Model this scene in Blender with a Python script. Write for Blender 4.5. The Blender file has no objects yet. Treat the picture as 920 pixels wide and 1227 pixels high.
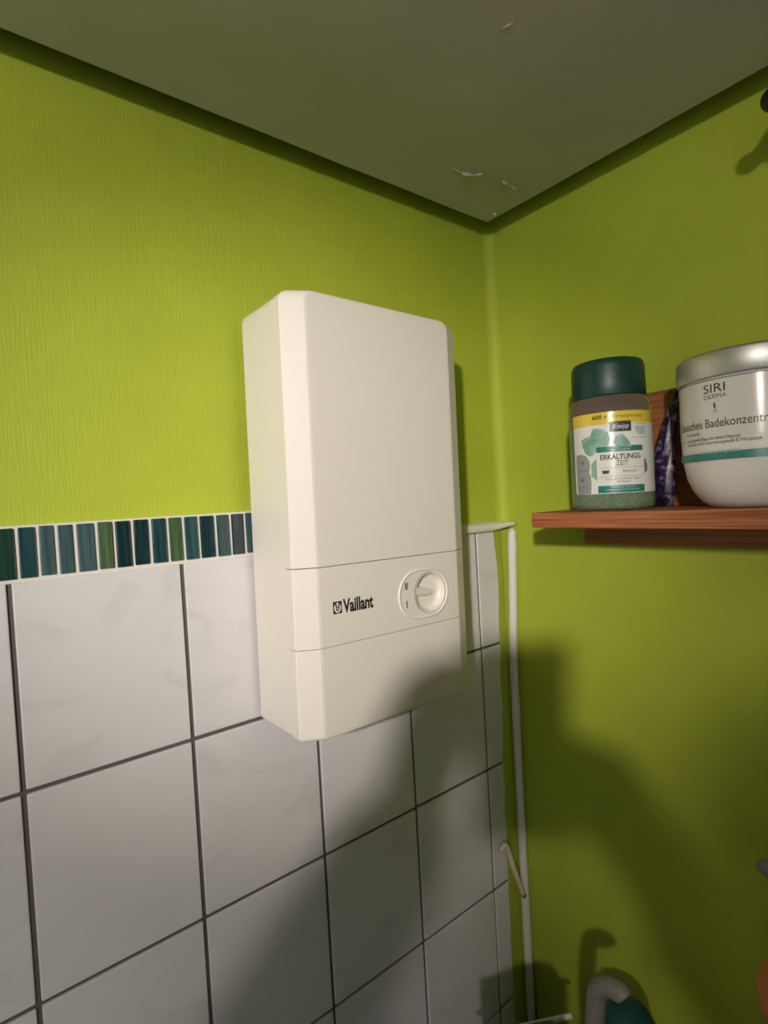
import bpy, bmesh, math, random
import numpy as np
from mathutils import Vector, Matrix, noise
random.seed(7)
sc = bpy.context.scene
COL = sc.collection

# ------------------------------------------------------------------ camera
PW, PH, FPX = 920, 1227, 659.9
CAM = Vector((-0.7166, -0.5817, 0.2411))
cam_d = bpy.data.cameras.new('camera')
cam = bpy.data.objects.new('camera', cam_d)
COL.objects.link(cam)
cam.location = CAM
cam.rotation_euler = (1.5474, 0.0564, -0.6698)
cam_d.sensor_fit = 'VERTICAL'
cam_d.sensor_height = 36.0
cam_d.lens = 36.0 * FPX / PH
cam_d.clip_start = 0.005
sc.camera = cam
CR = cam.rotation_euler.to_matrix()
C_RIGHT, C_UP, C_BACK = CR.col[0].copy(), CR.col[1].copy(), CR.col[2].copy()

# ------------------------------------------------------------------ world, exposure
w = bpy.data.worlds.new('world')
sc.world = w
w.use_nodes = True
w.node_tree.nodes['Background'].inputs[0].default_value = (0.02, 0.02, 0.02, 1)
w.node_tree.nodes['Background'].inputs[1].default_value = 0.2
sc.view_settings.view_transform = 'Standard'
sc.view_settings.look = 'None'
sc.view_settings.gamma = 1.0
sc.view_settings.use_curve_mapping = False
sc.view_settings.exposure = 0.0

LAMP = Vector((-1.45, -1.12, 0.54))
LAMP_AIM = Vector((-0.297, 0.0, 0.204))        # the reflector spotlight points at the heater
FILL_LAMP = Vector((-1.66, -1.30, 0.54))          # added fill head, aimed away so its bounce lifts the shaded parts
FILL_LAMP_AIM = Vector((-2.45, -2.30, -0.35))
def spot(name, loc, aim, watts, size, radius, color=(1.0, 0.91, 0.84), blend=1.0):
    d = bpy.data.lights.new(name, 'SPOT')
    d.energy = watts; d.color = color; d.shadow_soft_size = radius
    d.spot_size = math.radians(size); d.spot_blend = blend
    o = bpy.data.objects.new(name, d); COL.objects.link(o)
    o.location = loc; o.rotation_euler = (aim - loc).to_track_quat('-Z', 'Y').to_euler()
    return o
spot('spotlight_beam', LAMP, LAMP_AIM, 66.0, 33.4, 0.030)
spot('spotlight_spill', LAMP, LAMP_AIM, 26.0, 120.0, 0.030)
spot('added_fill_spot', FILL_LAMP, FILL_LAMP_AIM, 225.0, 110.0, 0.030, (0.93, 0.95, 1.0))  # invented fill source, bounced off the rear walls

# ------------------------------------------------------------------ pixel helpers
def ray(px):
    return CR @ Vector(((px[0] - PW / 2) / FPX, -(px[1] - PH / 2) / FPX, -1.0))
def onY(px, y=0.0):
    d = ray(px); return CAM + d * ((y - CAM.y) / d.y)
def onX(px, x=0.0):
    d = ray(px); return CAM + d * ((x - CAM.x) / d.x)
def onZ(px, z):
    d = ray(px); return CAM + d * ((z - CAM.z) / d.z)
def on_cyl(px, cx, cy, r):
    d = ray(px)
    ox, oy = CAM.x - cx, CAM.y - cy
    a = d.x * d.x + d.y * d.y; b = 2 * (ox * d.x + oy * d.y); c = ox * ox + oy * oy - r * r
    disc = max(b * b - 4 * a * c, 0.0)
    s = (-b - math.sqrt(disc)) / (2 * a)
    P = CAM + d * s
    th = math.atan2(P.y - cy, P.x - cx)
    if th < 0: th += 2 * math.pi
    return th, P.z

# ------------------------------------------------------------------ materials
def mat(name, color, rough=0.6, metal=0.0, spec=0.5, **kw):
    m = bpy.data.materials.new(name); m.use_nodes = True
    nt = m.node_tree; b = nt.nodes['Principled BSDF']
    b.inputs['Base Color'].default_value = (*color, 1)
    b.inputs['Roughness'].default_value = rough
    b.inputs['Metallic'].default_value = metal
    b.inputs['Specular IOR Level'].default_value = spec
    for k, v in kw.items():
        b.inputs[k.replace('_', ' ')].default_value = v
    return m
def nodes(m):
    nt = m.node_tree
    return nt, nt.nodes, nt.links, nt.nodes['Principled BSDF']
def coords(m, kind='Object', scale=(1, 1, 1), rnd=False):
    nt, N, L, b = nodes(m)
    tc = N.new('ShaderNodeTexCoord'); mp = N.new('ShaderNodeMapping')
    mp.inputs['Scale'].default_value = scale
    L.new(tc.outputs[kind], mp.inputs['Vector'])
    if rnd:
        oi = N.new('ShaderNodeObjectInfo'); ml = N.new('ShaderNodeMath'); ml.operation = 'MULTIPLY'
        ml.inputs[1].default_value = 37.0
        cb = N.new('ShaderNodeCombineXYZ')
        L.new(oi.outputs['Random'], ml.inputs[0])
        for i in range(3): L.new(ml.outputs[0], cb.inputs[i])
        L.new(cb.outputs[0], mp.inputs['Location'])
    return mp.outputs['Vector']
def add_noise(m, vec, scale, detail=4, rough=0.5, dist=0.0):
    nt, N, L, b = nodes(m)
    n = N.new('ShaderNodeTexNoise')
    n.inputs['Scale'].default_value = scale; n.inputs['Detail'].default_value = detail
    n.inputs['Roughness'].default_value = rough; n.inputs['Distortion'].default_value = dist
    L.new(vec, n.inputs['Vector'])
    return n.outputs['Fac']
def ramp(m, fac, stops, to='Base Color'):
    nt, N, L, b = nodes(m)
    r = N.new('ShaderNodeValToRGB')
    el = r.color_ramp.elements
    while len(el) < len(stops): el.new(0.5)
    for e, (pos, c) in zip(el, stops):
        e.position = pos; e.color = (*c, 1)
    L.new(fac, r.inputs['Fac'])
    if to: L.new(r.outputs['Color'], b.inputs[to])
    return r.outputs['Color']
def bump(m, fac, strength=0.3, dist=0.002, chain=None):
    nt, N, L, b = nodes(m)
    bp = N.new('ShaderNodeBump')
    bp.inputs['Strength'].default_value = strength; bp.inputs['Distance'].default_value = dist
    L.new(fac, bp.inputs['Height'])
    if chain is not None: L.new(chain, bp.inputs['Normal'])
    L.new(bp.outputs['Normal'], b.inputs['Normal'])
    return bp.outputs['Normal']

def green_plaster(name, sx, sy, ribs=0.36, lumps=0.2):
    m = mat(name, (0.33, 0.43, 0.03), 0.55, spec=0.3)
    v = coords(m, 'Object', (sx, sy, 1.0))
    f = add_noise(m, v, 5.0, 5, 0.6)
    ramp(m, f, [(0.3, (0.385, 0.465, 0.040)), (0.7, (0.445, 0.535, 0.048))])
    v2 = coords(m, 'Object', (sx * 1.0, sy * 1.0, 0.06))
    rib = add_noise(m, v2, 520.0, 2, 0.5)
    n1 = bump(m, rib, ribs, 0.0010)
    v3 = coords(m, 'Object', (sx, sy, 0.6))
    g = add_noise(m, v3, 70.0, 4, 0.6)
    bump(m, g, lumps, 0.001, n1)
    return m
M = {}
M['green'] = green_plaster('green_wallpaper', 1, 1)
M['green_b'] = green_plaster('green_wall_paint', 1, 1, 0.22, 0.12)
M['ceil'] = mat('ceiling_paint', (0.36, 0.35, 0.31), 0.75, spec=0.2)
_v = coords(M['ceil']); bump(M['ceil'], add_noise(M['ceil'], _v, 90, 5, 0.6), 0.25, 0.0012)
ramp(M['ceil'], add_noise(M['ceil'], _v, 6, 4), [(0.3, (0.46, 0.45, 0.38)), (0.7, (0.53, 0.52, 0.44))])
M['flake'] = mat('ceiling_flake', (0.55, 0.53, 0.47), 0.8)
M['plain'] = mat('dull_wall_paint', (0.52, 0.52, 0.50), 0.7)
M['floor'] = mat('floor_tile', (0.04, 0.038, 0.035), 0.35)
M['grout'] = mat('dark_grout', (0.125, 0.108, 0.108), 0.9, spec=0.1)
_v = coords(M['grout']); bump(M['grout'], add_noise(M['grout'], _v, 500, 3), 0.3, 0.0006)
M['white_grout'] = mat('cream_grout', (0.72, 0.70, 0.64), 0.85, spec=0.2)
M['tile'] = mat('glazed_tile', (0.74, 0.72, 0.71), 0.28, spec=0.45)
_v = coords(M['tile'], 'Object', (1, 1, 1.6), rnd=True)
_f = add_noise(M['tile'], _v, 7.0, 6, 0.62, 1.4)
ramp(M['tile'], _f, [(0.30, (0.62, 0.605, 0.605)), (0.44, (0.695, 0.68, 0.685)), (0.75, (0.72, 0.705, 0.71))])
bump(M['tile'], add_noise(M['tile'], coords(M['tile'], 'Object', (1, 1, 1), True), 18, 2), 0.10, 0.002)
def glass_tile_mat(name, a, b_):
    m = mat(name, a, 0.14, spec=0.6, Coat_Weight=0.5)
    v = coords(m, 'Object', (1, 1, 0.05), rnd=True)
    ramp(m, add_noise(m, v, 260, 3, 0.6), [(0.32, a), (0.72, b_)])
    return m
MOS = {
 'n': glass_tile_mat('navy_glass', (0.003, 0.014, 0.022), (0.013, 0.048, 0.065)),
 'd': glass_tile_mat('dark_blue_glass', (0.006, 0.028, 0.038), (0.024, 0.078, 0.092)),
 'b': glass_tile_mat('petrol_glass', (0.014, 0.052, 0.062), (0.045, 0.115, 0.125)),
 's': glass_tile_mat('slate_glass', (0.035, 0.072, 0.082), (0.08, 0.14, 0.15)),
 'g': glass_tile_mat('green_glass', (0.035, 0.075, 0.035), (0.10, 0.165, 0.08)),
 'k': glass_tile_mat('bottle_green_glass', (0.006, 0.032, 0.022), (0.02, 0.065, 0.045)),
}
M['heater'] = mat('cream_plastic', (0.77, 0.735, 0.66), 0.42, spec=0.4)
_v = coords(M['heater']); bump(M['heater'], add_noise(M['heater'], _v, 900, 2), 0.06, 0.0004)
ramp(M['heater'], add_noise(M['heater'], _v, 260, 2, 0.5), [(0.17, (0.52, 0.46, 0.38)), (0.20, (0.77, 0.735, 0.66)), (1.0, (0.78, 0.745, 0.67))])
M['heater_side'] = mat('aged_cream_plastic', (0.76, 0.71, 0.56), 0.45, spec=0.4)
M['dial'] = mat('dial_plastic', (0.82, 0.79, 0.70), 0.33, spec=0.5)
M['ink'] = mat('black_print', (0.012, 0.012, 0.014), 0.5)
M['cream_print'] = mat('cream_print', (0.74, 0.70, 0.60), 0.5)
M['caulk'] = mat('cream_trim', (0.74, 0.73, 0.60), 0.5)
_v = coords(M['caulk']); bump(M['caulk'], add_noise(M['caulk'], _v, 120, 3), 0.35, 0.002)
M['pipe'] = mat('white_pipe_paint', (0.78, 0.75, 0.70), 0.45)
_v = coords(M['pipe']); bump(M['pipe'], add_noise(M['pipe'], _v, 60, 3), 0.5, 0.003)
M['cable'] = mat('cream_plastic_cable', (0.75, 0.66, 0.48), 0.5)
def wood(name, a, b_, c_):
    m = mat(name, a, 0.5, spec=0.35)
    v = coords(m, 'Object', (14, 0.55, 30))
    f = add_noise(m, v, 11.0, 5, 0.6, 0.4)
    ramp(m, f, [(0.36, a), (0.5, b_), (0.62, c_)])
    bump(m, f, 0.2, 0.0008)
    return m
M['wood'] = wood('stained_pine', (0.19, 0.055, 0.020), (0.36, 0.12, 0.045), (0.47, 0.18, 0.075))
M['wood_b'] = wood('stained_pine_board', (0.24, 0.085, 0.026), (0.36, 0.135, 0.043), (0.42, 0.17, 0.058))
M['cap'] = mat('dark_green_cap', (0.006, 0.042, 0.034), 0.42)
M['clear'] = mat('smoky_clear_plastic', (0.80, 0.79, 0.70), 0.10, spec=0.5, Transmission_Weight=0.92, IOR=1.25)
M['salt'] = mat('green_bath_salt', (0.16, 0.32, 0.15), 0.7)
_v = coords(M['salt']); _f = add_noise(M['salt'], _v, 420, 3, 0.7)
ramp(M['salt'], _f, [(0.3, (0.13, 0.30, 0.13)), (0.7, (0.36, 0.56, 0.32))]); bump(M['salt'], _f, 0.8, 0.002)
def paper(name, c, r=0.35): return mat(name, c, r, spec=0.45)
M['label'] = paper('label_white', (0.74, 0.75, 0.70), 0.22)
M['yellow'] = paper('label_yellow', (0.72, 0.55, 0.06), 0.25)
M['leaf'] = paper('label_leaf_green', (0.22, 0.40, 0.31))
_v = coords(M['leaf']); ramp(M['leaf'], add_noise(M['leaf'], _v, 60, 3), [(0.35, (0.14, 0.32, 0.24)), (0.65, (0.34, 0.52, 0.42))])
M['leaf_d'] = paper('label_leaf_grey', (0.14, 0.22, 0.19))
M['teal'] = paper('label_teal', (0.02, 0.20, 0.165))
M['jteal'] = paper('jar_teal', (0.045, 0.22, 0.19))
M['grey'] = paper('label_grey', (0.30, 0.31, 0.30))
M['dgrey'] = paper('label_dark_grey', (0.035, 0.045, 0.045))
M['mgrey'] = paper('label_mid_grey', (0.14, 0.15, 0.15))
M['brown'] = paper('label_brown', (0.16, 0.10, 0.02))
M['lteal'] = paper('label_pale_teal', (0.42, 0.62, 0.56))
M['rosy'] = paper('label_rose', (0.45, 0.22, 0.20))
M['alu'] = mat('brushed_aluminium', (0.62, 0.62, 0.58), 0.45, metal=0.9)
M['jar'] = mat('white_jar_plastic', (0.76, 0.73, 0.66), 0.28, spec=0.5)
_v = coords(M['jar']); ramp(M['jar'], add_noise(M['jar'], _v, 700, 2), [(0.4, (0.72, 0.69, 0.62)), (0.6, (0.79, 0.76, 0.69))])
M['jarlabel'] = paper('jar_label', (0.70, 0.67, 0.60), 0.2)
M['bag'] = mat('purple_foil', (0.02, 0.014, 0.05), 0.35, spec=0.5)
_v = coords(M['bag']); _f = add_noise(M['bag'], _v, 70, 5, 0.65, 0.8)
ramp(M['bag'], _f, [(0.42, (0.010, 0.008, 0.032)), (0.52, (0.035, 0.022, 0.075)), (0.60, (0.24, 0.17, 0.26)), (0.70, (0.50, 0.42, 0.48))])
M['black'] = mat('black_metal', (0.008, 0.008, 0.010), 0.4)
M['tube'] = mat('grey_plastic', (0.21, 0.195, 0.17), 0.5)
M['tealp'] = mat('teal_plastic', (0.008, 0.065, 0.07), 0.4)
M['orange'] = mat('orange_glaze', (0.55, 0.17, 0.05), 0.4)
M['lilac'] = mat('pale_grey_plastic', (0.28, 0.27, 0.27), 0.5)
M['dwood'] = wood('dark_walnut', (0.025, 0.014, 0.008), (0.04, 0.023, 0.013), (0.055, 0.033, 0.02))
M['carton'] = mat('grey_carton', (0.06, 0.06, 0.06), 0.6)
M['white'] = mat('white_lacquer', (0.70, 0.69, 0.66), 0.35)
M['skin'] = mat('skin', (0.52, 0.30, 0.21), 0.5)
M['knit'] = mat('charcoal_knit', (0.03, 0.032, 0.036), 0.9, spec=0.1)
M['denim'] = mat('dark_denim', (0.02, 0.03, 0.06), 0.85, spec=0.1)
M['shoe'] = mat('black_shoe', (0.01, 0.01, 0.01), 0.5)
M['hair'] = mat('dark_brown_hair', (0.02, 0.012, 0.008), 0.6)
M['eye'] = mat('eye_white', (0.7, 0.7, 0.68), 0.2)
M['phone'] = mat('black_phone_glass', (0.01, 0.01, 0.012), 0.15)
M['bulb'] = mat('lit_globe', (1, 1, 1), 0.4)
_b = M['bulb'].node_tree.nodes['Principled BSDF']
_b.inputs['Emission Color'].default_value = (1.0, 0.91, 0.84, 1)
_b.inputs['Emission Strength'].default_value = 20.0

# ------------------------------------------------------------------ object helpers
def link(name, me, material, parent=None, smooth=False):
    o = bpy.data.objects.new(name, me); COL.objects.link(o)
    if material is not None and len(me.materials) == 0: me.materials.append(material)
    if parent is not None: o.parent = parent
    if smooth:
        for p in me.polygons: p.use_smooth = True
    return o
def from_bm(name, bm, material, parent=None, smooth=False):
    me = bpy.data.meshes.new(name); bm.normal_update(); bm.to_mesh(me); bm.free()
    return link(name, me, material, parent, smooth)
def empty(name, loc=(0, 0, 0)):
    o = bpy.data.objects.new(name, None); COL.objects.link(o); o.location = loc
    o.empty_display_size = 0.05
    return o
def tag(o, label, cat, group=None):
    o['label'] = label; o['category'] = cat
    if group: o['group'] = group
    return o
def structure(o, label=None):
    o['kind'] = 'structure'
    if label: o['label'] = label
    return o
def box_bm(x0, x1, y0, y1, z0, z1, bev=0.0, seg=1, bm=None):
    b = bmesh.new()
    r = bmesh.ops.create_cube(b, size=1.0)
    for v in b.verts:
        v.co = Vector(((x0 + x1) / 2 + v.co.x * (x1 - x0), (y0 + y1) / 2 + v.co.y * (y1 - y0), (z0 + z1) / 2 + v.co.z * (z1 - z0)))
    if bev > 0:
        bmesh.ops.bevel(b, geom=b.edges[:], offset=bev, segments=seg, affect='EDGES', profile=0.5)
    if bm is None: return b
    me = bpy.data.meshes.new('tmp'); b.to_mesh(me); b.free(); bm.from_mesh(me); bpy.data.meshes.remove(me)
    return bm
def lathe_bm(prof, n=48, cx=0, cy=0, cz=0, cap0=True, cap1=True):
    """prof: list of (r, z); spun around z."""
    bm = bmesh.new(); rings = []
    for r, z in prof:
        rings.append([bm.verts.new((cx + r * math.cos(2 * math.pi * i / n), cy + r * math.sin(2 * math.pi * i / n), cz + z)) for i in range(n)])
    for a, b in zip(rings, rings[1:]):
        for i in range(n):
            bm.faces.new((a[i], a[(i + 1) % n], b[(i + 1) % n], b[i]))
    if cap0: bm.faces.new(list(reversed(rings[0])))
    if cap1: bm.faces.new(rings[-1])
    return bm
def tube_bm(pts, rads, n=14, caps=True, bm=None):
    bm = bm or bmesh.new()
    pts = [Vector(p) for p in pts]
    if not isinstance(rads, (list, tuple)): rads = [rads] * len(pts)
    rings = []; ref = None
    for i, p in enumerate(pts):
        t = (pts[min(i + 1, len(pts) - 1)] - pts[max(i - 1, 0)]).normalized()
        if ref is None:
            ref = t.orthogonal().normalized()
        ref = (ref - t * ref.dot(t)).normalized()
        bt = t.cross(ref)
        rings.append([bm.verts.new(p + (ref * math.cos(2 * math.pi * k / n) + bt * math.sin(2 * math.pi * k / n)) * rads[i]) for k in range(n)])
    for a, b in zip(rings, rings[1:]):
        for k in range(n):
            bm.faces.new((a[k], a[(k + 1) % n], b[(k + 1) % n], b[k]))
    if caps:
        bm.faces.new(list(reversed(rings[0]))); bm.faces.new(rings[-1])
    return bm
def smooth_path(pts, n=8):
    pts = [Vector(p) for p in pts]; out = []
    P = [2 * pts[0] - pts[1]] + pts + [2 * pts[-1] - pts[-2]]
    for i in range(1, len(P) - 2):
        for k in range(n):
            t = k / n
            a, b, c, d = P[i - 1], P[i], P[i + 1], P[i + 2]
            out.append(0.5 * ((2 * b) + (c - a) * t + (2 * a - 5 * b + 4 * c - d) * t * t + (3 * b - a - 3 * c + d) * t ** 3))
    out.append(pts[-1]); return out
def poly_mesh(name, verts, faces):
    me = bpy.data.meshes.new(name); me.from_pydata([tuple(v) for v in verts], [], faces); me.update(); return me
def text_mesh(name, s, size=1.0, offset=0.0, shear=0.0):
    cu = bpy.data.curves.new(name, 'FONT'); cu.body = s; cu.size = size
    cu.align_x = 'CENTER'; cu.align_y = 'BOTTOM_BASELINE'; cu.offset = offset; cu.shear = shear; cu.resolution_u = 3
    o = bpy.data.objects.new(name, cu); COL.objects.link(o)
    bpy.context.view_layer.update()
    dg = bpy.context.evaluated_depsgraph_get()
    me = bpy.data.meshes.new_from_object(o.evaluated_get(dg))
    bpy.data.objects.remove(o); bpy.data.curves.remove(cu)
    me.materials.clear()
    return me

# ================================================================== SETTING
JX, TW, TH_, TTOP = -0.0788, 0.15, 0.1916, 0.1859      # last vertical joint, tile pitch, top of the tiles
PY = 0.012                                             # plaster face of the left wall
XL, YB, ZF, ZC = -2.6, -2.4, -1.45, 0.656             # room extent, floor, ceiling panel
GAP, GAP_A = 0.043, 0.036
ZT = ZC + 0.10

def edge_x(z):                                         # ragged right edge of the tiling
    base = np.interp(-z, [-0.19, -0.09, 0.013, 0.187, 0.37, 0.6], [-0.035, -0.032, -0.036, -0.041, -0.045, -0.046])
    n = noise.noise(Vector((0.3, 1.7, z * 26))) * 0.0032 + noise.noise(Vector((4.3, 1.7, z * 90))) * 0.0012
    if 0.150 < z: n -= 0.0035 * min((z - 0.150) / 0.02, 1)
    return float(base + n)

# left wall: plaster plus rounded corner and the painted strip that laps onto the tiles
bm = box_bm(XL, 0.0, PY, PY + 0.1, ZF, ZT)
R = 0.016; prev = None
for k in range(7):
    a = math.pi / 2 * k / 6
    x = -R + R * math.sin(a); y = PY - R + R * math.cos(a)
    pts = [bm.verts.new((x, y, z)) for z in (0.19, ZT)]
    if prev: bm.faces.new((prev[0], pts[0], pts[1], prev[1]))
    prev = pts
zs = np.linspace(ZF, 0.182, 190); prev = None
for z in zs:
    row = [bm.verts.new((edge_x(z) - 0.0005, 0.0075, z)), bm.verts.new((edge_x(z) - 0.0002, 0.0012, z)), bm.verts.new((edge_x(z) + 0.004, 0.0022 + 0.001 * noise.noise(Vector((9, 1, z * 40))), z)), bm.verts.new((-0.012, 0.0045, z)), bm.verts.new((-0.001, 0.0025, z))]
    if prev:
        for i in range(4): bm.faces.new((prev[i], prev[i + 1], row[i + 1], row[i]))
    prev = row
wall_left = structure(from_bm('wall_left', bm, M['green']), 'lime green papered wall with white tiles below')
bm = box_bm(0.0, 0.1, YB, PY + 0.1, ZF, ZT)
wall_right = structure(from_bm('wall_right', bm, M['green_b']), 'lime green painted wall with the wooden shelf')
structure(from_bm('wall_back', box_bm(XL, 0.1, YB - 0.1, YB, ZF, ZT), M['plain']))
structure(from_bm('wall_near', box_bm(XL - 0.1, XL, YB - 0.1, PY + 0.1, ZF, ZT), M['plain']))
structure(from_bm('floor', box_bm(XL - 0.1, 0.1, YB - 0.1, PY + 0.1, ZF - 0.1, ZF), M['floor']))
ceiling = structure(from_bm('ceiling', box_bm(XL - 0.1, 0.1, YB - 0.1, PY + 0.1, ZT, ZT + 0.05), M['green_b']), 'dim grey-olive ceiling with a shadow gap along the walls')
# lowered ceiling panel with a slightly uneven edge
bm = bmesh.new(); ring = []
n = 60
for i in range(n + 1):
    x = XL + (0 - GAP - XL) * i / n
    ring.append((x, PY - GAP_A + 0.0015 * noise.noise(Vector((x * 11, 0, 0)))))
for i in range(1, n + 1):
    y = (PY - GAP_A) + (YB - (PY - GAP_A)) * i / n
    ring.append((-GAP + 0.0015 * noise.noise(Vector((0, y * 11, 3))), y))
ring.append((XL, YB))
lo = [bm.verts.new((x, y, ZC)) for x, y in ring]; hi = [bm.verts.new((x, y, ZC + 0.014)) for x, y in ring]
bm.faces.new(lo); bm.faces.new(list(reversed(hi)))
for i in range(len(ring)):
    j = (i + 1) % len(ring); bm.faces.new((lo[j], lo[i], hi[i], hi[j]))
bmesh.ops.recalc_face_normals(bm, faces=bm.faces[:])
from_bm('ceiling_panel', bm, M['ceil'], ceiling)
# loose paint flakes hanging from the panel
def flake(px0, px1, wdt, drop):
    a, b = onZ(px0, ZC), onZ(px1, ZC); d = (b - a); nrm = Vector((-d.y, d.x, 0)).normalized()
    bm = bmesh.new(); prev = None; k = 7
    for i in range(k):
        t = i / (k - 1); c = a.lerp(b, t); ww = wdt * (0.25 + 0.75 * math.sin(math.pi * (0.1 + 0.8 * t))) * (0.8 + 0.4 * random.random())
        hh = drop * (0.4 + 0.6 * math.sin(math.pi * t)) * (0.7 + 0.5 * random.random())
        row = [bm.verts.new(c - nrm * ww + Vector((0, 0, -0.0002))), bm.verts.new(c + Vector((0, 0, -hh))), bm.verts.new(c + nrm * ww + Vector((0, 0, -0.0002)))]
        if prev:
            for q in range(2): bm.faces.new((prev[q], prev[q + 1], row[q + 1], row[q]))
        prev = row
    from_bm('paint_flake', bm, M['flake'], ceiling)
flake((540, 201), (555, 207), 0.0011, 0.0014)
flake((553, 207), (568, 210), 0.0030, 0.0034)
flake((569, 209), (578, 208), 0.0018, 0.0024)
flake((601, 216), (608, 221), 0.0028, 0.0034)
flake((611, 222), (618, 227), 0.0013, 0.0018)
flake((601, 34), (616, 26), 0.0008, 0.0009)
flake((477, 87), (483, 89), 0.0008, 0.0007)
flake((591, 258), (595, 254), 0.0030, 0.0040)

# grout bed (stays behind the tiles) and the tiles
bm = bmesh.new()
box_bm(XL, JX, 0.0026, PY + 0.004, ZF, TTOP - 0.001, bm=bm)
prev = None
for z in np.linspace(ZF, TTOP - 0.001, 180):
    row = [bm.verts.new((JX, 0.0026, z)), bm.verts.new((edge_x(z), 0.0026, z))]
    if prev: bm.faces.new((prev[0], prev[1], row[1], row[0]))
    prev = row
from_bm('tile_grout', bm, M['grout'], wall_left)
from_bm('mosaic_grout', box_bm(XL, -0.30, 0.0026, PY + 0.002, TTOP - 0.001, 0.2360, 0.0006), M['white_grout'], wall_left)
J = 0.0021
def tile_mesh(name, w_, h_):
    bm = box_bm(-w_ / 2, w_ / 2, 0.0, 0.008, -h_ / 2, h_ / 2, 0.0012, 2)
    me = bpy.data.meshes.new(name); bm.to_mesh(me); bm.free(); me.materials.append(M['tile'])
    for p in me.polygons: p.use_smooth = False
    return me
me_full = tile_mesh('wall_tile', TW - 2 * J, TH_ - 2 * J)
me_top = tile_mesh('wall_tile_top', TW - 2 * J, TTOP - 0.0005 - J)
rows = [(J, TTOP - 0.0005)] + [(-TH_ * (i + 1) + J, -TH_ * i - J) for i in range(7)] + [(ZF + 0.0, -TH_ * 7 - J)]
ncol = 16
for r_, (z0, z1) in enumerate(rows):
    me_r = me_top if r_ == 0 else (me_full if r_ < 8 else tile_mesh('wall_tile_low', TW - 2 * J, z1 - z0))
    for c in range(ncol):
        o = bpy.data.objects.new('wall_tile', me_r); COL.objects.link(o); o.parent = wall_left
        o.location = (JX - TW * (c + 0.5), random.uniform(-0.0004, 0.0003), (z0 + z1) / 2)
        o.rotation_euler = (random.uniform(-.0025, .0025), 0, random.uniform(-.003, .003))
    # cut tile at the corner, ragged where the green paint laps over it
    if r_ < 8:
        bm = bmesh.new(); prev = None; zz = np.linspace(z0, z1, 26)
        for i, z in enumerate(zz):
            e = edge_x(z)
            inset = 0.0010 if i in (0, len(zz) - 1) else 0
            row = [bm.verts.new(Vector((x, y, z)) ) for x, y in ((JX + J, 0.008), (JX + J, 0.0010), (JX + J + 0.001, inset), (e - 0.001, inset), (e, 0.0008), (e, 0.008))]
            if prev:
                for q in range(5): bm.faces.new((prev[q], prev[q + 1], row[q + 1], row[q]))
            else: bm.faces.new(row)
            prev = row
        bm.faces.new(list(reversed(prev)))
        bmesh.ops.recalc_face_normals(bm, faces=bm.faces[:])
        from_bm('wall_tile', bm, M['tile'], wall_left)
# glass mosaic border
gx = [-0.6712, -0.6553, -0.6404, -0.6251, -0.6073, -0.5917, -0.575, -0.5579, -0.5407, -0.5247, -0.5084, -0.4899, -0.4732, -0.4565]

cols = ['d', 's', 's', 's', 'g', 'n', 'n', 'd', 'g', 'b', 'n', 'd', 'n']
pieces = [(gx[i], gx[i + 1], cols[i]) for i in range(13)]
x = gx[0]; seq = 'kdbsgndbsgdn'; i = 0
while x > XL + 0.02:
    pieces.append((x - 0.0165, x, seq[i % 12])); x -= 0.0165; i += 1
x = gx[-1]; i = 0
while x < -0.32:
    pieces.append((x, x + 0.0165, 'sdbngd'[i % 6])); x += 0.0165; i += 1
bm = box_bm(-0.5, 0.5, 0.0, 0.008, -0.5, 0.5)
cache = {}
for a, b, c in pieces:
    wd = round(b - a - 0.0031, 4); key = (wd, c)
    if key not in cache:
        bm2 = box_bm(-wd / 2, wd / 2, 0.0, 0.008, -0.0226, 0.0226, 0.0010, 2)
        me = bpy.data.meshes.new('glass_tile'); bm2.to_mesh(me); bm2.free(); me.materials.append(MOS[c]); cache[key] = me
    o = bpy.data.objects.new('glass_tile', cache[key]); COL.objects.link(o); o.parent = wall_left
    o.location = ((a + b) / 2, 0.0004 + random.uniform(-0.0004, 0.0004), 0.2116 + random.uniform(-0.0004, 0.0004))
    o.rotation_euler = (random.uniform(-.006, .006), random.uniform(-.006, .006), random.uniform(-.02, .02))
bm.free()

# trim on the tile tops between heater and corner
bm = bmesh.new(); prev = None
N_ = 44
for i in range(N_ + 1):
    t = i / N_; x = -0.30 + 0.2995 * t
    tp = 1.0 if x < -0.045 else max(0.0, 1 - (x + 0.045) / 0.0445)
    yo = -0.0085 - 0.009 * (1 - tp)                    # the end turns towards the right wall
    th = 0.0054 * (0.5 + 0.5 * tp); wv = 0.0012 * noise.noise(Vector((x * 45, 2, 5)))
    zc = 0.1875 + 0.0035 * (1 - tp)
    prof = [(PY, zc + th + 0.003 * tp), (yo + 0.008, zc + th + 0.002 * tp + wv), (yo + 0.001, zc + th * .8 + wv), (yo - 0.001, zc + wv * .6), (yo, zc - th * 0.9), (yo + 0.004, zc - th * 1.3), (PY, zc - th * 1.35)]
    row = [bm.verts.new((x, y, z)) for y, z in prof]
    if prev:
        for q in range(len(row) - 1): bm.faces.new((prev[q], row[q], row[q + 1], prev[q + 1]))
    else: bm.faces.new(row)
    prev = row
bm.faces.new(list(reversed(prev)))
bmesh.ops.recalc_face_normals(bm, faces=bm.faces[:])
structure(from_bm('trim_1', bm, M['caulk'], None, True), 'cream trim capping the tiles beside the corner')

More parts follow.
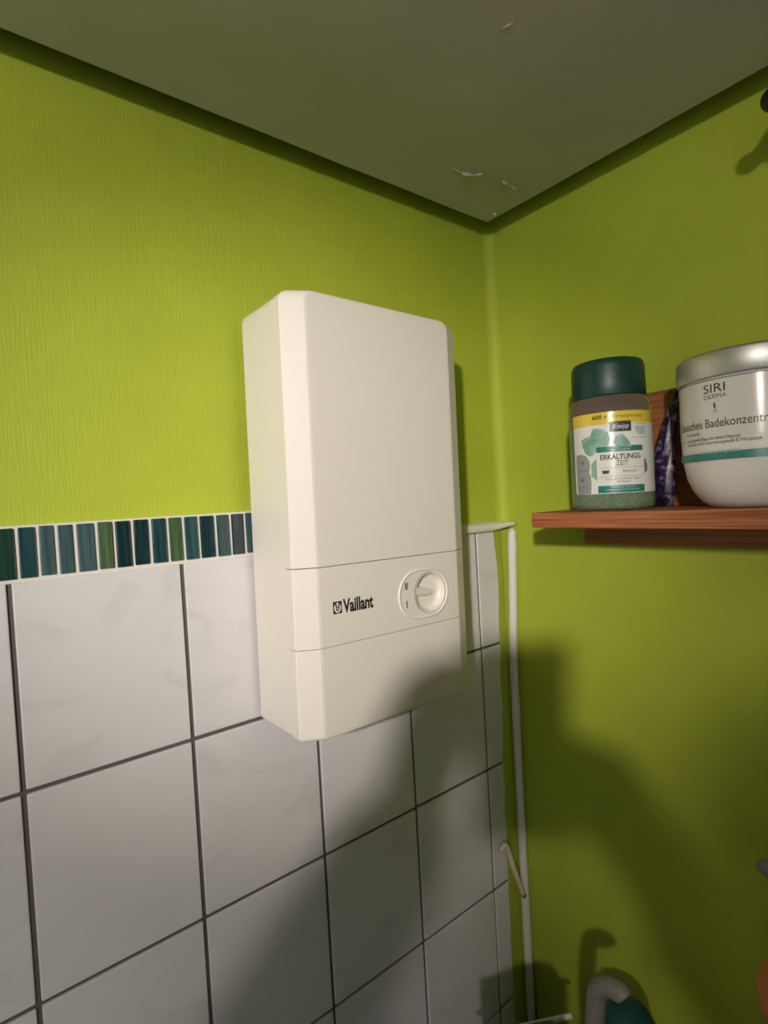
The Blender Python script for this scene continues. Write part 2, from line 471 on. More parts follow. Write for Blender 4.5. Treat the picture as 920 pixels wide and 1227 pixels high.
# ================================================================== WATER HEATER
HW, HH, HD0, HD1, CHX = 0.2445, 0.4545, 0.090, 0.101, 0.0230
heater = empty('water_heater', (-0.3325, -0.0045, 0.0))
heater.rotation_euler = (0, math.radians(0.75), 0)
tag(heater, 'white instantaneous water heater hanging on the tiled wall', 'water heater')
def hood_profile(hw, d0, d1, back, ch):
    # (x, depth) going from back left round the front to back right
    return [(-hw, back), (-hw, d0 - 0.0015), (-hw + 0.0012, d0 + 0.0002), (-hw + ch - 0.001, d1 - 0.0004), (-hw + ch + 0.0015, d1),
            (hw - ch - 0.0015, d1), (hw - ch + 0.001, d1 - 0.0004), (hw - 0.0012, d0 + 0.0002), (hw, d0 - 0.0015), (hw, back)]
def hood(name, z0, z1, back, rt, rb, d0=HD0, d1=HD1, material='heater', hw=HW / 2, ch=CHX, r2=0.0005):
    """extrude the hood profile upwards, closing in at the ends with the given radii"""
    stops = []
    def endz(z, r, sgn):
        out = []
        for k in range(7):
            a = math.pi / 2 * k / 6
            out.append((z - sgn * r * (1 - math.sin(a)), r * (1 - math.cos(a))))
        return out       # from the inside (inset 0) to the end (inset r)
    lowz = [(z, i) for z, i in reversed(endz(z0, max(rb, r2), -1))]
    highz = endz(z1, max(rt, r2), 1)
    bm = bmesh.new(); rings = []
    for lst in (lowz, highz):
        for z, ins in lst:
            prof = hood_profile(hw, d0, d1, back, ch)
            ring = []
            for (x, d) in prof:
                fx = (hw - ins) / hw
                dd = d - ins * 0.22 if d > back else d
                ring.append(bm.verts.new((x * fx, -dd, z)))
            rings.append(ring)
    for a, b in zip(rings, rings[1:]):
        for q in range(len(a) - 1): bm.faces.new((a[q], a[q + 1], b[q + 1], b[q]))
        bm.faces.new((a[-1], a[0], b[0], b[-1]))
    bm.faces.new(list(reversed(rings[0]))); bm.faces.new(rings[-1])
    bmesh.ops.recalc_face_normals(bm, faces=bm.faces[:])
    return from_bm(name, bm, M[material], heater)
Z_S1, Z_S2 = 0.0925, 0.1745
from_bm('back_plate', box_bm(-HW / 2 + 0.001, HW / 2 - 0.001, -0.004, 0.0, 0.008, HH - 0.018, 0.001), M['grout'], heater)
def hood_box(name, z0, z1, y0, y1, hw, rt, rb, material):
    bm = bmesh.new(); rings = []
    def ends(z, r, sgn): return [(z - sgn * r * (1 - math.sin(math.pi / 2 * k / 6)), r * (1 - math.cos(math.pi / 2 * k / 6))) for k in range(7)]
    for lst in (list(reversed(ends(z0, rb, -1))), ends(z1, rt, 1)):
        for z, ins in lst:
            rings.append([bm.verts.new((sx * (hw - ins), -yy, z)) for sx, yy in ((-1, y0), (-1, y1), (1, y1), (1, y0))])
    for a, b in zip(rings, rings[1:]):
        for q in range(4): bm.faces.new((a[q], a[(q + 1) % 4], b[(q + 1) % 4], b[q]))
    bm.faces.new(list(reversed(rings[0]))); bm.faces.new(rings[-1])
    bmesh.ops.recalc_face_normals(bm, faces=bm.faces[:])
    return from_bm(name, bm, M[material], heater)
hood_box('housing', 0.0008, HH - 0.0008, 0.003, 0.0755, HW / 2 - 0.00012, 0.013, 0.0045, 'heater')
hood('upper_cover', Z_S2 + 0.0004, HH, 0.074, 0.013, 0.0004)
panel = hood('control_panel', Z_S1 + 0.0003, Z_S2 - 0.0004, 0.074, 0.0003, 0.0003)
hood('lower_cover', 0.0, Z_S1 - 0.0003, 0.074, 0.0003, 0.0045)

def local_front(px, d=HD1):
    """pixel -> (x, z) on the heater's front face"""
    inv = heater_m.inverted()
    o_, v_ = inv @ CAM, inv.to_3x3() @ ray(px)
    s = (-d - o_.y) / v_.y; q = o_ + v_ * s
    return q.x, q.z
bpy.context.view_layer.update()
heater_m = Matrix.Translation(heater.location) @ heater.rotation_euler.to_matrix().to_4x4()
dx, dz = local_front((515.0, 709.5))
DR = 0.0238
# round hole in the control panel for the dished dial
cut = lathe_bm([(DR + 0.0003, 0.0), (DR + 0.0003, 0.03)], 64)
bmesh.ops.rotate(cut, verts=cut.verts[:], matrix=Matrix.Rotation(math.pi / 2, 3, 'X'))
bmesh.ops.translate(cut, verts=cut.verts[:], vec=(dx, -HD1 + 0.012, dz))
bmesh.ops.recalc_face_normals(cut, faces=cut.faces[:])
cut_o = from_bm('dial_cutter', cut, None)
cut_o.location = heater.location; cut_o.rotation_euler = heater.rotation_euler
mod = panel.modifiers.new('hole', 'BOOLEAN'); mod.object = cut_o; mod.operation = 'DIFFERENCE'; mod.solver = 'EXACT'
bpy.context.view_layer.update()
dg = bpy.context.evaluated_depsgraph_get()
me2 = bpy.data.meshes.new_from_object(panel.evaluated_get(dg))
panel.modifiers.clear(); panel.data = me2
bpy.data.objects.remove(cut_o)
# dished dial
prof = [(DR, 0.0010), (DR - 0.0007, 0.0013), (DR - 0.0016, 0.0004), (DR - 0.0026, -0.0030), (DR - 0.0042, -0.0058), (DR - 0.0068, -0.0068), (DR * 0.5, -0.0066), (DR * 0.25, -0.0062), (0.0006, -0.006)]
bmd = lathe_bm(prof, 64, cap0=False)
bmesh.ops.rotate(bmd, verts=bmd.verts[:], matrix=Matrix.Rotation(math.pi / 2, 3, 'X'))
bmesh.ops.translate(bmd, verts=bmd.verts[:], vec=(dx, -HD1, dz))
dial = from_bm('dial', bmd, M['dial'], heater, True)
# pointer ridge across the dish, from the left rim to the middle
ang = math.radians(171)
bmp = bmesh.new(); prev = None
for i in range(15):
    t = i / 14
    rr = DR * (0.95 - 1.22 * t)
    cx_, cz_ = dx + math.cos(ang) * rr, dz + math.sin(ang) * rr
    wd = 0.0054 - 0.0014 * t
    if i > 11: wd *= math.sqrt(max(0.02, 1 - ((i - 11) / 3.0) ** 2))
    px_, pz_ = -math.sin(ang), math.cos(ang)
    top = 0.0006 - 0.0030 * t
    row = []
    for s_, dep in ((-1.25, -0.0072), (-0.9, top - 0.0012), (-0.5, top - 0.0001), (0.5, top - 0.0001), (0.9, top - 0.0012), (1.25, -0.0072)):
        row.append(bmp.verts.new((cx_ + px_ * wd * s_, -HD1 - dep, cz_ + pz_ * wd * s_)))
    if prev:
        for q in range(5): bmp.faces.new((prev[q], prev[q + 1], row[q + 1], row[q]))
    prev = row
bmp.faces.new(prev)
bmesh.ops.recalc_face_normals(bmp, faces=bmp.faces[:])
from_bm('pointer', bmp, M['dial'], dial)
# raised stadium rim around scale and dial
sr = 0.0274; sd = 0.0198
path = []
for k in range(25):
    a = -math.pi / 2 + math.pi * k / 24; path.append((dx + 0.0004 + sr * math.cos(a), dz + sr * math.sin(a)))
for k in range(25):
    a = math.pi / 2 + math.pi * k / 24; path.append((dx - sd + sr * math.cos(a), dz + sr * math.sin(a)))
bmr = bmesh.new(); rr_ = []
for (ax, az) in path:
    ctr = Vector((dx - sd / 2, 0, dz)); v = Vector((ax, 0, az))
    nearest = Vector((min(max(ax, dx - sd), dx), 0, dz)); nrm = (v - nearest).normalized()
    rr_.append([bmr.verts.new((v + nrm * o_) + Vector((0, -HD1 - h_, 0))) for o_, h_ in ((0.0016, -0.0004), (0.0012, 0.0010), (0.0004, 0.0017), (-0.0006, 0.0015), (-0.0012, 0.0003), (-0.0014, -0.0004))])
for i in range(len(rr_)):
    a, b = rr_[i], rr_[(i + 1) % len(rr_)]
    for q in range(5): bmr.faces.new((a[q], a[q + 1], b[q + 1], b[q]))
bmesh.ops.recalc_face_normals(bmr, faces=bmr.faces[:])
from_bm('dial_rim', bmr, M['dial'], heater, True)
# printing
def front_poly(name, pts, material, parent=heater, lift=0.00025):
    vs = [(x, -HD1 - lift, z) for x, z in pts]
    return link(name, poly_mesh(name, vs, [list(range(len(vs)))]), material, parent)
def rect(cx, cz, w_, h_): return [(cx - w_ / 2, cz - h_ / 2), (cx + w_ / 2, cz - h_ / 2), (cx + w_ / 2, cz + h_ / 2), (cx - w_ / 2, cz + h_ / 2)]
qx, qz = local_front((486.6, 702.5))
front_poly('scale_mark', rect(qx - 0.00125, qz, 0.0016, 0.0078), M['ink'])
front_poly('scale_mark', rect(qx + 0.00125, qz, 0.0016, 0.0078), M['ink'])
qx, qz = local_front((487.6, 724.5))
front_poly('scale_mark', rect(qx, qz, 0.0014, 0.0082), M['ink'])
# wordmark
x0, zb0 = local_front((411.2, 733.8)); x1, zb1 = local_front((447.2, 727.5))
me = text_mesh('brand_lettering', 'Vaillant', 1.0, 0.036)
xs = [v.co.x for v in me.vertices]; ys = [v.co.y for v in me.vertices]
kx = (x1 - x0) / (max(xs) - min(xs)); kz = 0.0138 / max(ys)
for v in me.vertices:
    v.co = Vector((x0 + (v.co.x - min(xs)) * kx, -HD1 - 0.00025, zb0 + v.co.y * kz))
link('brand_lettering', me, M['ink'], heater)
# emblem: dark square, pale egg, hare's head with two ears
ex, ez = local_front((404.2, 728.0)); es = 0.0126; ew = 0.0108
emb = front_poly('emblem', rect(ex, ez, ew, es), M['ink'])
def ell(cx, cz, a, b, n=24): return [(cx + a * math.cos(2 * math.pi * k / n), cz + b * math.sin(2 * math.pi * k / n)) for k in range(n)]
front_poly('emblem_egg', ell(ex, ez - 0.0002, ew * 0.40, es * 0.42), M['cream_print'], emb, 0.0004)
for s_ in (-1, 1):
    front_poly('emblem_ear', [(ex + s_ * 0.0003, ez - 0.0006), (ex + s_ * 0.0014, ez + 0.0044), (ex + s_ * 0.0030, ez + 0.0040), (ex + s_ * 0.0020, ez - 0.0002)][::(1 if s_ < 0 else -1)], M['ink'], emb, 0.00055)
front_poly('emblem_head', ell(ex, ez - 0.0016, 0.0020, 0.0019), M['ink'], emb, 0.0005)
front_poly('emblem_face', ell(ex, ez - 0.0014, 0.0010, 0.0008), M['cream_print'], emb, 0.0006)

# ================================================================== PIPE IN THE CORNER, CABLE END
pts = [(-0.0085, -0.0135, 0.182), (-0.0085, -0.0130, 0.16), (-0.0085, -0.0085, 0.06), (-0.0085, -0.0045, -0.02), (-0.0090, -0.0035, -0.15), (-0.0095, -0.0035, -0.30), (-0.010, -0.0040, -0.53), (-0.010, -0.004, -0.78), (-0.010, -0.004, -1.1), (-0.010, -0.004, ZF)]
sp = smooth_path(pts, 8)
pipe = from_bm('corner_pipe', tube_bm(sp, [0.0069 + 0.0012 * noise.noise(Vector((0, 0, p.z * 30))) - (0.0022 if i < 3 else 0) for i, p in enumerate(sp)], 16), M['pipe'], None, True)
tag(pipe, 'thin white painted pipe running down the wall corner', 'pipe')
a, b = onY((603.5, 1014), -0.012), onX((616, 1062), -0.012)
b = Vector((-0.018, -0.008, b.z)) 
a2 = onY((606, 1013), -0.014)
sp = smooth_path([a + Vector((-0.001, 0.004, -0.006)), a, a2 + Vector((0.002, 0, -0.002)), a2.lerp(b, 0.4), b], 6)
cab = from_bm('cable_stub', tube_bm(sp, 0.0042, 12), M['cable'], None, True)
tag(cab, 'short bent cream cable end sticking out beside the white pipe', 'cable')

# ================================================================== SHELF
SX, SY0, SY1, SZ = -0.150, -0.158, -0.95, 0.2135
shelf = empty('wall_shelf', (0, SY0, 0.16)); tag(shelf, 'reddish-brown wooden wall shelf with a low back board', 'shelf')
o = from_bm('shelf_board', box_bm(SX, -0.019, SY1, SY0, SZ - 0.0185, SZ, 0.0016, 2), M['wood'], shelf); o.location = (0, -SY0, -0.16)
o = from_bm('back_board', box_bm(-0.0188, -0.0005, SY1, -0.148, 0.1625, 0.356, 0.0014, 2), M['wood_b'], shelf); o.location = (0, -SY0, -0.16)

# ---------------------------------------------------------------- wrap helpers for labels
def wrap(name, me, cx, cy, r, th0, z0, parent, material):
    """mesh in (u, v) metres -> cylinder surface"""
    for v in me.vertices:
        th = th0 + v.co.x / r
        v.co = Vector((cx + r * math.cos(th), cy + r * math.sin(th), z0 + v.co.y))
    return link(name, me, material, parent)
def cyl_patch(name, cx, cy, r, t0, t1, z0, z1, parent, material, dz=0.0):
    n = max(2, int(abs(t1 - t0) / 0.08)); vs = []; fs = []
    for i in range(n + 1):
        t = t0 + (t1 - t0) * i / n
        vs += [(cx + r * math.cos(t), cy + r * math.sin(t), z0), (cx + r * math.cos(t), cy + r * math.sin(t), z1)]
        if i: fs.append((2 * i - 2, 2 * i, 2 * i + 1, 2 * i - 1))
    return link(name, poly_mesh(name, vs, fs), material, parent, True)
def cyl_poly(name, cx, cy, r, pts, parent, material):
    """outline given in pixels on the cylinder, fanned from its middle with rings so it follows the curve"""
    tz = [on_cyl(p_, cx, cy, r) for p_ in pts]
    mt = sum(t for t, z in tz) / len(tz); mz = sum(z for t, z in tz) / len(tz)
    vs = []; fs = []; K = 4; n = len(tz)
    for k in range(1, K + 1):
        for t, z in tz:
            a = mt + (t - mt) * k / K; vs.append((cx + r * math.cos(a), cy + r * math.sin(a), mz + (z - mz) * k / K))
    vs.append((cx + r * math.cos(mt), cy + r * math.sin(mt), mz))
    for k in range(K - 1):
        for i in range(n):
            j = (i + 1) % n; fs.append((k * n + i, k * n + j, (k + 1) * n + j, (k + 1) * n + i))
    for i in range(n): fs.append((len(vs) - 1, i, (i + 1) % n))
    return link(name, poly_mesh(name, vs, fs), material, parent)
def cyl_text(name, s, cx, cy, r, pxl, pxr, hgt, parent, material, offset=0.0, shear=0.0):
    """text whose baseline runs from pixel pxl to pixel pxr on the cylinder"""
    t0, z0 = on_cyl(pxl, cx, cy, r); t1, z1 = on_cyl(pxr, cx, cy, r)
    me = text_mesh(name, s, 1.0, offset, shear)
    xs = [v.co.x for v in me.vertices]; top = 0.73
    kx = (t1 - t0) * r / (max(xs) - min(xs)); x_ = min(xs)
    for v in me.vertices:
        v.co = Vector(((v.co.x - x_) * kx, v.co.y * hgt / top, 0))
    return wrap(name, me, cx, cy, r, t0, (z0 + z1) / 2, parent, material)
def scribble(name, cx, cy, r, pxl, pxr, hgt, parent, material, words):
    return cyl_text(name, words, cx, cy, r, pxl, pxr, hgt, parent, material, 0.01)

# ================================================================== BATH SALT BOTTLE
BX, BY, BR = -0.088, -0.232, 0.0462
bottle = empty('bath_salt_bottle', (BX, BY, SZ)); tag(bottle, 'clear bottle of green bath salt with dark green cap and leaf label on shelf', 'bottle')
def put(o): o.location = (-BX, -BY, -SZ); return o
prof = [(0.040, 0.0), (0.0435, 0.0012), (0.0458, 0.004), (BR, 0.008), (BR, 0.112), (0.0456, 0.119), (0.0440, 0.125), (0.0415, 0.130), (0.0395, 0.133), (0.0392, 0.140)]
put(from_bm('body', lathe_bm(prof, 64, BX, BY, SZ), M['clear'], bottle, True))
prof = [(0.036, 0.0025), (0.0430, 0.0040), (0.0448, 0.009), (0.0448, 0.100), (0.03, 0.103), (0.002, 0.105)]
put(from_bm('bath_salt', lathe_bm(prof, 48, BX, BY, SZ), M['salt'], bottle, True))
prof = [(0.0388, 0.1315), (0.0408, 0.1310), (0.0416, 0.1325), (0.0414, 0.150), (0.0408, 0.166), (0.0400, 0.1705), (0.0380, 0.1735), (0.034, 0.1748), (0.002, 0.175)]
put(from_bm('cap', lathe_bm(prof, 64, BX, BY, SZ), M['cap'], bottle, True))
def z5(x, y): return (680 + x / 8.364, 480 + y / 8.364)      # coordinates read off the magnified crop
LR = BR + 0.0002
tL, _ = on_cyl((689.2, 560), BX, BY, LR)
lab = cyl_patch('label', BX, BY, LR, tL, tL + math.radians(190), SZ + 0.0195, SZ + 0.1115, bottle, M['label']); put(lab)
put2 = lambda o: o
def child(o): o.parent = lab; return o
ly = on_cyl(z5(420, 232), BX, BY, LR)[1]
cyl_patch('yellow_band', BX, BY, LR + .0002, tL, tL + math.radians(190), ly, SZ + 0.1116, lab, M['yellow'])
cyl_text('weight_print', '600 g', BX, BY, LR + .0004, z5(245, 192), z5(392, 186), 0.0048, lab, M['ink'], 0.02)
cyl_text('offer_print', 'Vorteilspackung', BX, BY, LR + .0004, z5(440, 172), z5(738, 160), 0.0042, lab, M['brown'], 0.0)
cyl_poly('leaf_print', BX, BY, LR + .0002, [z5(*q) for q in ((135, 405), (175, 375), (225, 358), (248, 285), (290, 280), (345, 288), (400, 318), (422, 380), (405, 440), (350, 490), (285, 510), (250, 552), (215, 562), (175, 530), (150, 470))][::-1], lab, M['leaf'])
cyl_poly('leaf_print', BX, BY, LR + .0002, [z5(*q) for q in ((455, 415), (478, 360), (540, 328), (602, 380), (632, 435), (560, 455), (490, 460))][::-1], lab, M['leaf'])
cyl_poly('leaf_print', BX, BY, LR + .0002, [z5(*q) for q in ((238, 640), (292, 575), (320, 600), (320, 790), (290, 800), (240, 760))][::-1], lab, M['leaf'])
cyl_poly('leaf_print', BX, BY, LR + .0002, [z5(*q) for q in ((748, 560), (785, 590), (800, 650), (796, 700), (770, 730), (750, 700))][::-1], lab, M['leaf_d'])
cyl_poly('seal_patch', BX, BY, LR + .0003, [z5(*q) for q in ((88, 560), (130, 540), (180, 555), (215, 600), (225, 660), (215, 720), (232, 760), (240, 830), (235, 938), (170, 940), (112, 945), (102, 880), (98, 800), (90, 660))][::-1], lab, M['grey'])
for yy in (630, 800):
    cyl_poly('seal_icon', BX, BY, LR + .0005, [z5(150 + 14 * math.cos(k), yy + 20 * math.sin(k)) for k in (0, 1.05, 2.1, 3.14, 4.2, 5.2)][::-1], lab, M['mgrey'])
    cyl_text('seal_print', 'ohne Mikro', BX, BY, LR + .0005, z5(118, yy + 82), z5(205, yy + 76), 0.0022, lab, M['mgrey'])
def zrect(name, x0, y0, x1, y1, dr, material):
    ta, za = on_cyl(z5(x0, (y0 + y1) / 2), BX, BY, LR + dr); tb, zb = on_cyl(z5(x1, (y0 + y1) / 2), BX, BY, LR + dr)
    zt = on_cyl(z5((x0 + x1) / 2, y0), BX, BY, LR + dr)[1]; zl = on_cyl(z5((x0 + x1) / 2, y1), BX, BY, LR + dr)[1]
    return cyl_patch(name, BX, BY, LR + dr, ta, tb, zl, zt, lab, material)
zrect('logo_box', 415, 203, 636, 307, .0003, M['dgrey'])
cyl_text('logo_print', 'Kneipp', BX, BY, LR + .0005, z5(452, 280), z5(612, 272), 0.0058, lab, M['label'], 0.0, 0.35)
for q in ((668, 228, 785, 233), (640, 360, 790, 365)): zrect('badge_line', *q, .0003, M['grey'])
cyl_poly('badge_print', BX, BY, LR + .0003, [z5(*q) for q in ((670, 270), (690, 240), (720, 250), (770, 255), (775, 330), (730, 340), (690, 320))][::-1], lab, paper('badge_blue', (0.42, 0.50, 0.52)))
zrect('title_panel', 292, 505, 768, 850, .0003, M['label'])
zrect('teal_bar', 285, 452, 750, 507, .0004, M['teal'])
zrect('teal_bar', 306, 846, 772, 918, .0004, M['teal'])
cyl_text('bar_print', 'Gesundheitsbad', BX, BY, LR + .0006, z5(460, 474), z5(638, 466), 0.0026, lab, M['lteal'])
cyl_text('bar_print', 'mit Campher', BX, BY, LR + .0006, z5(435, 500), z5(630, 490), 0.0022, lab, M['label'])
cyl_text('title_print', 'ERK\u00c4LTUNGS-', BX, BY, LR + .0006, z5(327, 598), z5(738, 572), 0.0060, lab, M['ink'], 0.018)
cyl_text('title_print', 'ZEIT', BX, BY, LR + .0006, z5(487, 652), z5(612, 640), 0.0060, lab, M['dgrey'])
for y_ in (664, 752): zrect('rule_line', 320, y_, 750, y_ + 4, .0005, M['grey'])
cyl_poly('tub_icon', BX, BY, LR + .0006, [z5(*q) for q in ((342, 705), (422, 697), (412, 732), (352, 737))][::-1], lab, M['dgrey'])
cyl_text('variant_print', 'Badesalz', BX, BY, LR + .0006, z5(555, 715), z5(690, 706), 0.0030, lab, M['mgrey'])
cyl_text('claim_print', 'W\u00e4rmt', BX, BY, LR + .0006, z5(375, 800), z5(465, 796), 0.0024, lab, M['rosy'])
cyl_text('claim_print', 'an nasskalten Tagen', BX, BY, LR + .0006, z5(475, 793), z5(726, 778), 0.0024, lab, M['mgrey'])
cyl_text('claim_print', 'Eucalyptus', BX, BY, LR + .0006, z5(500, 820), z5(625, 812), 0.0024, lab, M['mgrey'])
cyl_text('bar_print', 'Wohltuend befreiend', BX, BY, LR + .0006, z5(435, 878), z5(680, 862), 0.0024, lab, M['lteal'])
cyl_text('bar_print', 'mit naturreinen aetherischen Oelen', BX, BY, LR + .0006, z5(385, 905), z5(725, 885), 0.0022, lab, M['lteal'])

# ================================================================== WHITE JAR
KX, KY, KR = -0.080, -0.380, 0.0645
jar = empty('cream_jar', (KX, KY, SZ)); tag(jar, 'white bath concentrate jar with brushed metal lid on wooden shelf', 'jar')
def putj(o): o.location = (-KX, -KY, -SZ); return o
prof = [(0.034, 0.0), (0.040, 0.001), (0.047, 0.006), (0.0545, 0.016), (0.0600, 0.029), (0.0630, 0.045), (0.0640, 0.058), (KR, 0.080), (KR, 0.1222), (0.0640, 0.1240), (0.0625, 0.125), (0.0620, 0.128)]
putj(from_bm('body', lathe_bm(prof, 80, KX, KY, SZ), M['jar'], jar, True))
prof = [(0.0620, 0.1255), (0.0660, 0.1255), (0.0668, 0.1265), (0.0668, 0.1470), (0.0660, 0.1492), (0.0640, 0.1502), (0.060, 0.1498), (0.002, 0.1495)]
putj(from_bm('lid', lathe_bm(prof, 80, KX, KY, SZ), M['alu'], jar, True))
KL = KR + 0.0003
tC = math.atan2(CAM.y - KY, CAM.x - KX) % (2 * math.pi)
zl0 = SZ + 0.066
zline = on_cyl((880, 449.5), KX, KY, KL)[1]
jl = cyl_patch('label', KX, KY, KL, tC - 1.75, tC + 1.75, SZ + 0.0685, zline, jar, M['jarlabel']); putj(jl)
zteal = on_cyl((860, 546), KX, KY, KL)[1]
cyl_patch('label_line', KX, KY, KL + .0002, tC - 1.75, tC + 1.75, zline - 0.0005, zline + 0.0005, jl, M['jteal'])
cyl_patch('teal_band', KX, KY, KL + .0002, tC - 1.75, tC + 1.75, zteal - 0.0036, zteal + 0.0036, jl, M['jteal'])
def jt(name, s, a, b, h, material, off=0.0, dr=.0004): return cyl_text(name, s, KX, KY, KL + dr, a, b, h, jl, material, off)
jt('brand_print', 'SIRI', (843, 473), (868.5, 467), 0.0086, M['dgrey'], 0.0)
jt('brand_print', 'DERMA', (843.5, 480.5), (870.5, 474), 0.0044, M['mgrey'], 0.0)
cyl_poly('brand_mark', KX, KY, KL + .0004, [(854.6, 489), (857.4, 488.5), (857.2, 484), (855.2, 481.5), (854, 484)], jl, M['mgrey'])
cyl_poly('brand_mark', KX, KY, KL + .0004, [(855.2, 490), (857.6, 489.6), (857, 492)], jl, M['mgrey'])
jt('brand_print', 'med', (853, 494.5), (860, 493.2), 0.0018, M['mgrey'])
jt('title_print', 'Basisches Badekonzentrat', (817.5, 520.5), (932, 501.5), 0.0088, M['dgrey'], 0.0)
jt('subtitle_print', 'Mineralstoffe', (823, 524.5), (838, 521.5), 0.0034, M['mgrey'])
jt('claim_print', 'entspannende Pflege mit reinem Meersalz', (824, 532), (887, 522), 0.0034, M['mgrey'])
jt('claim_print', 'ohne Duft- und Konservierungsstoffe & Mikroplastik', (824, 537), (914, 524.5), 0.0034, M['mgrey'])
jt('band_print', 'Dermatologisch getestet', (838, 545.5), (886, 538.5), 0.0032, M['lteal'], 0.01, .0005)

# ================================================================== PURPLE POUCH
bag_px = [(780.5, 603, 806), (778, 588, 808), (778.5, 565, 809), (782, 545, 809.5), (788, 525, 809), (794, 505, 811), (801, 487, 813.5), (807, 471, 815.5), (812, 460, 816.5), (815, 455, 817)]
nu = 15; vsf = []; vsb = []
for r_, (xl, y_, xr) in enumerate(bag_px):
    t = r_ / (len(bag_px) - 1)
    xc = -0.040 + 0.010 * t
    for c in range(nu):
        s = c / (nu - 1); px_ = xl + (xr - xl) * s
        bul = math.sin(math.pi * s) ** 0.6 * 0.010 * (1 - t) ** 0.55 * min(1, 0.55 + t * 3)
        P = onX((px_, y_ + 0.0 * s), xc)
        cr = 0.0028 * noise.noise(Vector((P.y * 90, P.z * 70, 1.3))) + 0.0022 * noise.noise(Vector((P.y * 210 + P.z * 120, P.z * 90, 7.1)))
        if r_ == 0: P.z = SZ + 0.0006
        vsf.append(P + Vector((-bul * 0.7 + cr * (s * (1 - s) * 4), 0, 0)))
        vsb.append(P + Vector((0.001 + bul * 0.6 + cr * 0.5 * (s * (1 - s) * 4), 0, 0)))
nr = len(bag_px); fs = []
for r_ in range(nr - 1):
    for c in range(nu - 1):
        a = r_ * nu + c
        fs.append((a, a + 1, a + nu + 1, a + nu)); b = a + nr * nu
        fs.append((b + 1, b, b + nu, b + nu + 1))
for r_ in range(nr - 1):
    for c in (0, nu - 1):
        a = r_ * nu + c; b = a + nr * nu
        fs.append((a, a + nu, b + nu, b) if c == 0 else (a + nu, a, b, b + nu))
for c in range(nu - 1):
    b = nr * nu
    fs.append((c + 1, c, b + c, b + c + 1)); e = (nr - 1) * nu
    fs.append((e + c, e + c + 1, b + e + c + 1, b + e + c))
me = poly_mesh('lavender_pouch', vsf + vsb, fs)
bmq = bmesh.new(); bmq.from_mesh(me); bmesh.ops.recalc_face_normals(bmq, faces=bmq.faces[:]); bmq.to_mesh(me); bmq.free()
o = link('lavender_pouch', me, M['bag'], None, True)
tag(o, 'crumpled dark purple foil pouch wedged between green-capped bottle and white jar', 'pouch')

# ================================================================== BLACK ORNAMENT AT THE RIGHT EDGE
OX = -0.105
P0 = onX((911, 125), OX)
orn = empty('hanging_ornament', (OX, P0.y - 0.06, P0.z - 0.03)); tag(orn, 'black rounded ornament hanging below the ceiling at the right edge', 'ornament')
def puto(o): o.location = -orn.location; return o
hc = P0 + Vector((0, -0.0105, -0.001))
bm = bmesh.new(); bmesh.ops.create_uvsphere(bm, u_segments=24, v_segments=14, radius=0.0105)
bmesh.ops.translate(bm, verts=bm.verts[:], vec=hc); puto(from_bm('head', bm, M['black'], orn, True))
body = [(hc + Vector((0, -0.008, 0.0)), 0.006), (hc + Vector((0, -0.016, 0.004)), 0.013), (hc + Vector((0, -0.030, 0.006)), 0.025), (hc + Vector((0, -0.050, 0.006)), 0.033), (hc + Vector((0, -0.075, 0.004)), 0.034), (hc + Vector((0, -0.10, 0.0)), 0.024), (hc + Vector((0, -0.125, -0.006)), 0.010), (hc + Vector((0, -0.15, -0.012)), 0.005)]
puto(from_bm('body', tube_bm(smooth_path([b_[0] for b_ in body], 4), list(np.interp(np.linspace(0, 7, 29), range(8), [b_[1] for b_ in body])), 20), M['black'], orn, True))
cz0 = hc + Vector((0, -0.065, 0.025))
puto(from_bm('cord', tube_bm([cz0, Vector((cz0.x, cz0.y, ZC))], 0.0012, 8), M['black'], orn))

# ================================================================== LOW CORNER: CABINET AND THINGS ON IT
CZ = -0.68
cabn = empty('low_cabinet', (-0.25, -0.4, ZF)); tag(cabn, 'dark wooden low cabinet in the corner under the wooden shelf', 'cabinet')
def putc(o): o.location = -cabn.location; return o
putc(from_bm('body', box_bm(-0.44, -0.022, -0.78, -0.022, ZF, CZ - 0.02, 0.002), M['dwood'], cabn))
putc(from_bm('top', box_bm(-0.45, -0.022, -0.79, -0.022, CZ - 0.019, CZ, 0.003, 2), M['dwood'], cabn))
for i in range(2):
    y0 = -0.775 + i * 0.378
    d_ = putc(from_bm('door', box_bm(-0.457, -0.441, y0, y0 + 0.372, ZF + 0.06, CZ - 0.03, 0.002), M['dwood'], cabn))
    hnd = from_bm('handle', tube_bm([(-0.458, y0 + (0.33 if i == 0 else 0.04), CZ - 0.12), (-0.475, y0 + (0.33 if i == 0 else 0.04), CZ - 0.13), (-0.475, y0 + (0.33 if i == 0 else 0.04), CZ - 0.20), (-0.458, y0 + (0.33 if i == 0 else 0.04), CZ - 0.21)], 0.004, 8), M['alu'], d_)
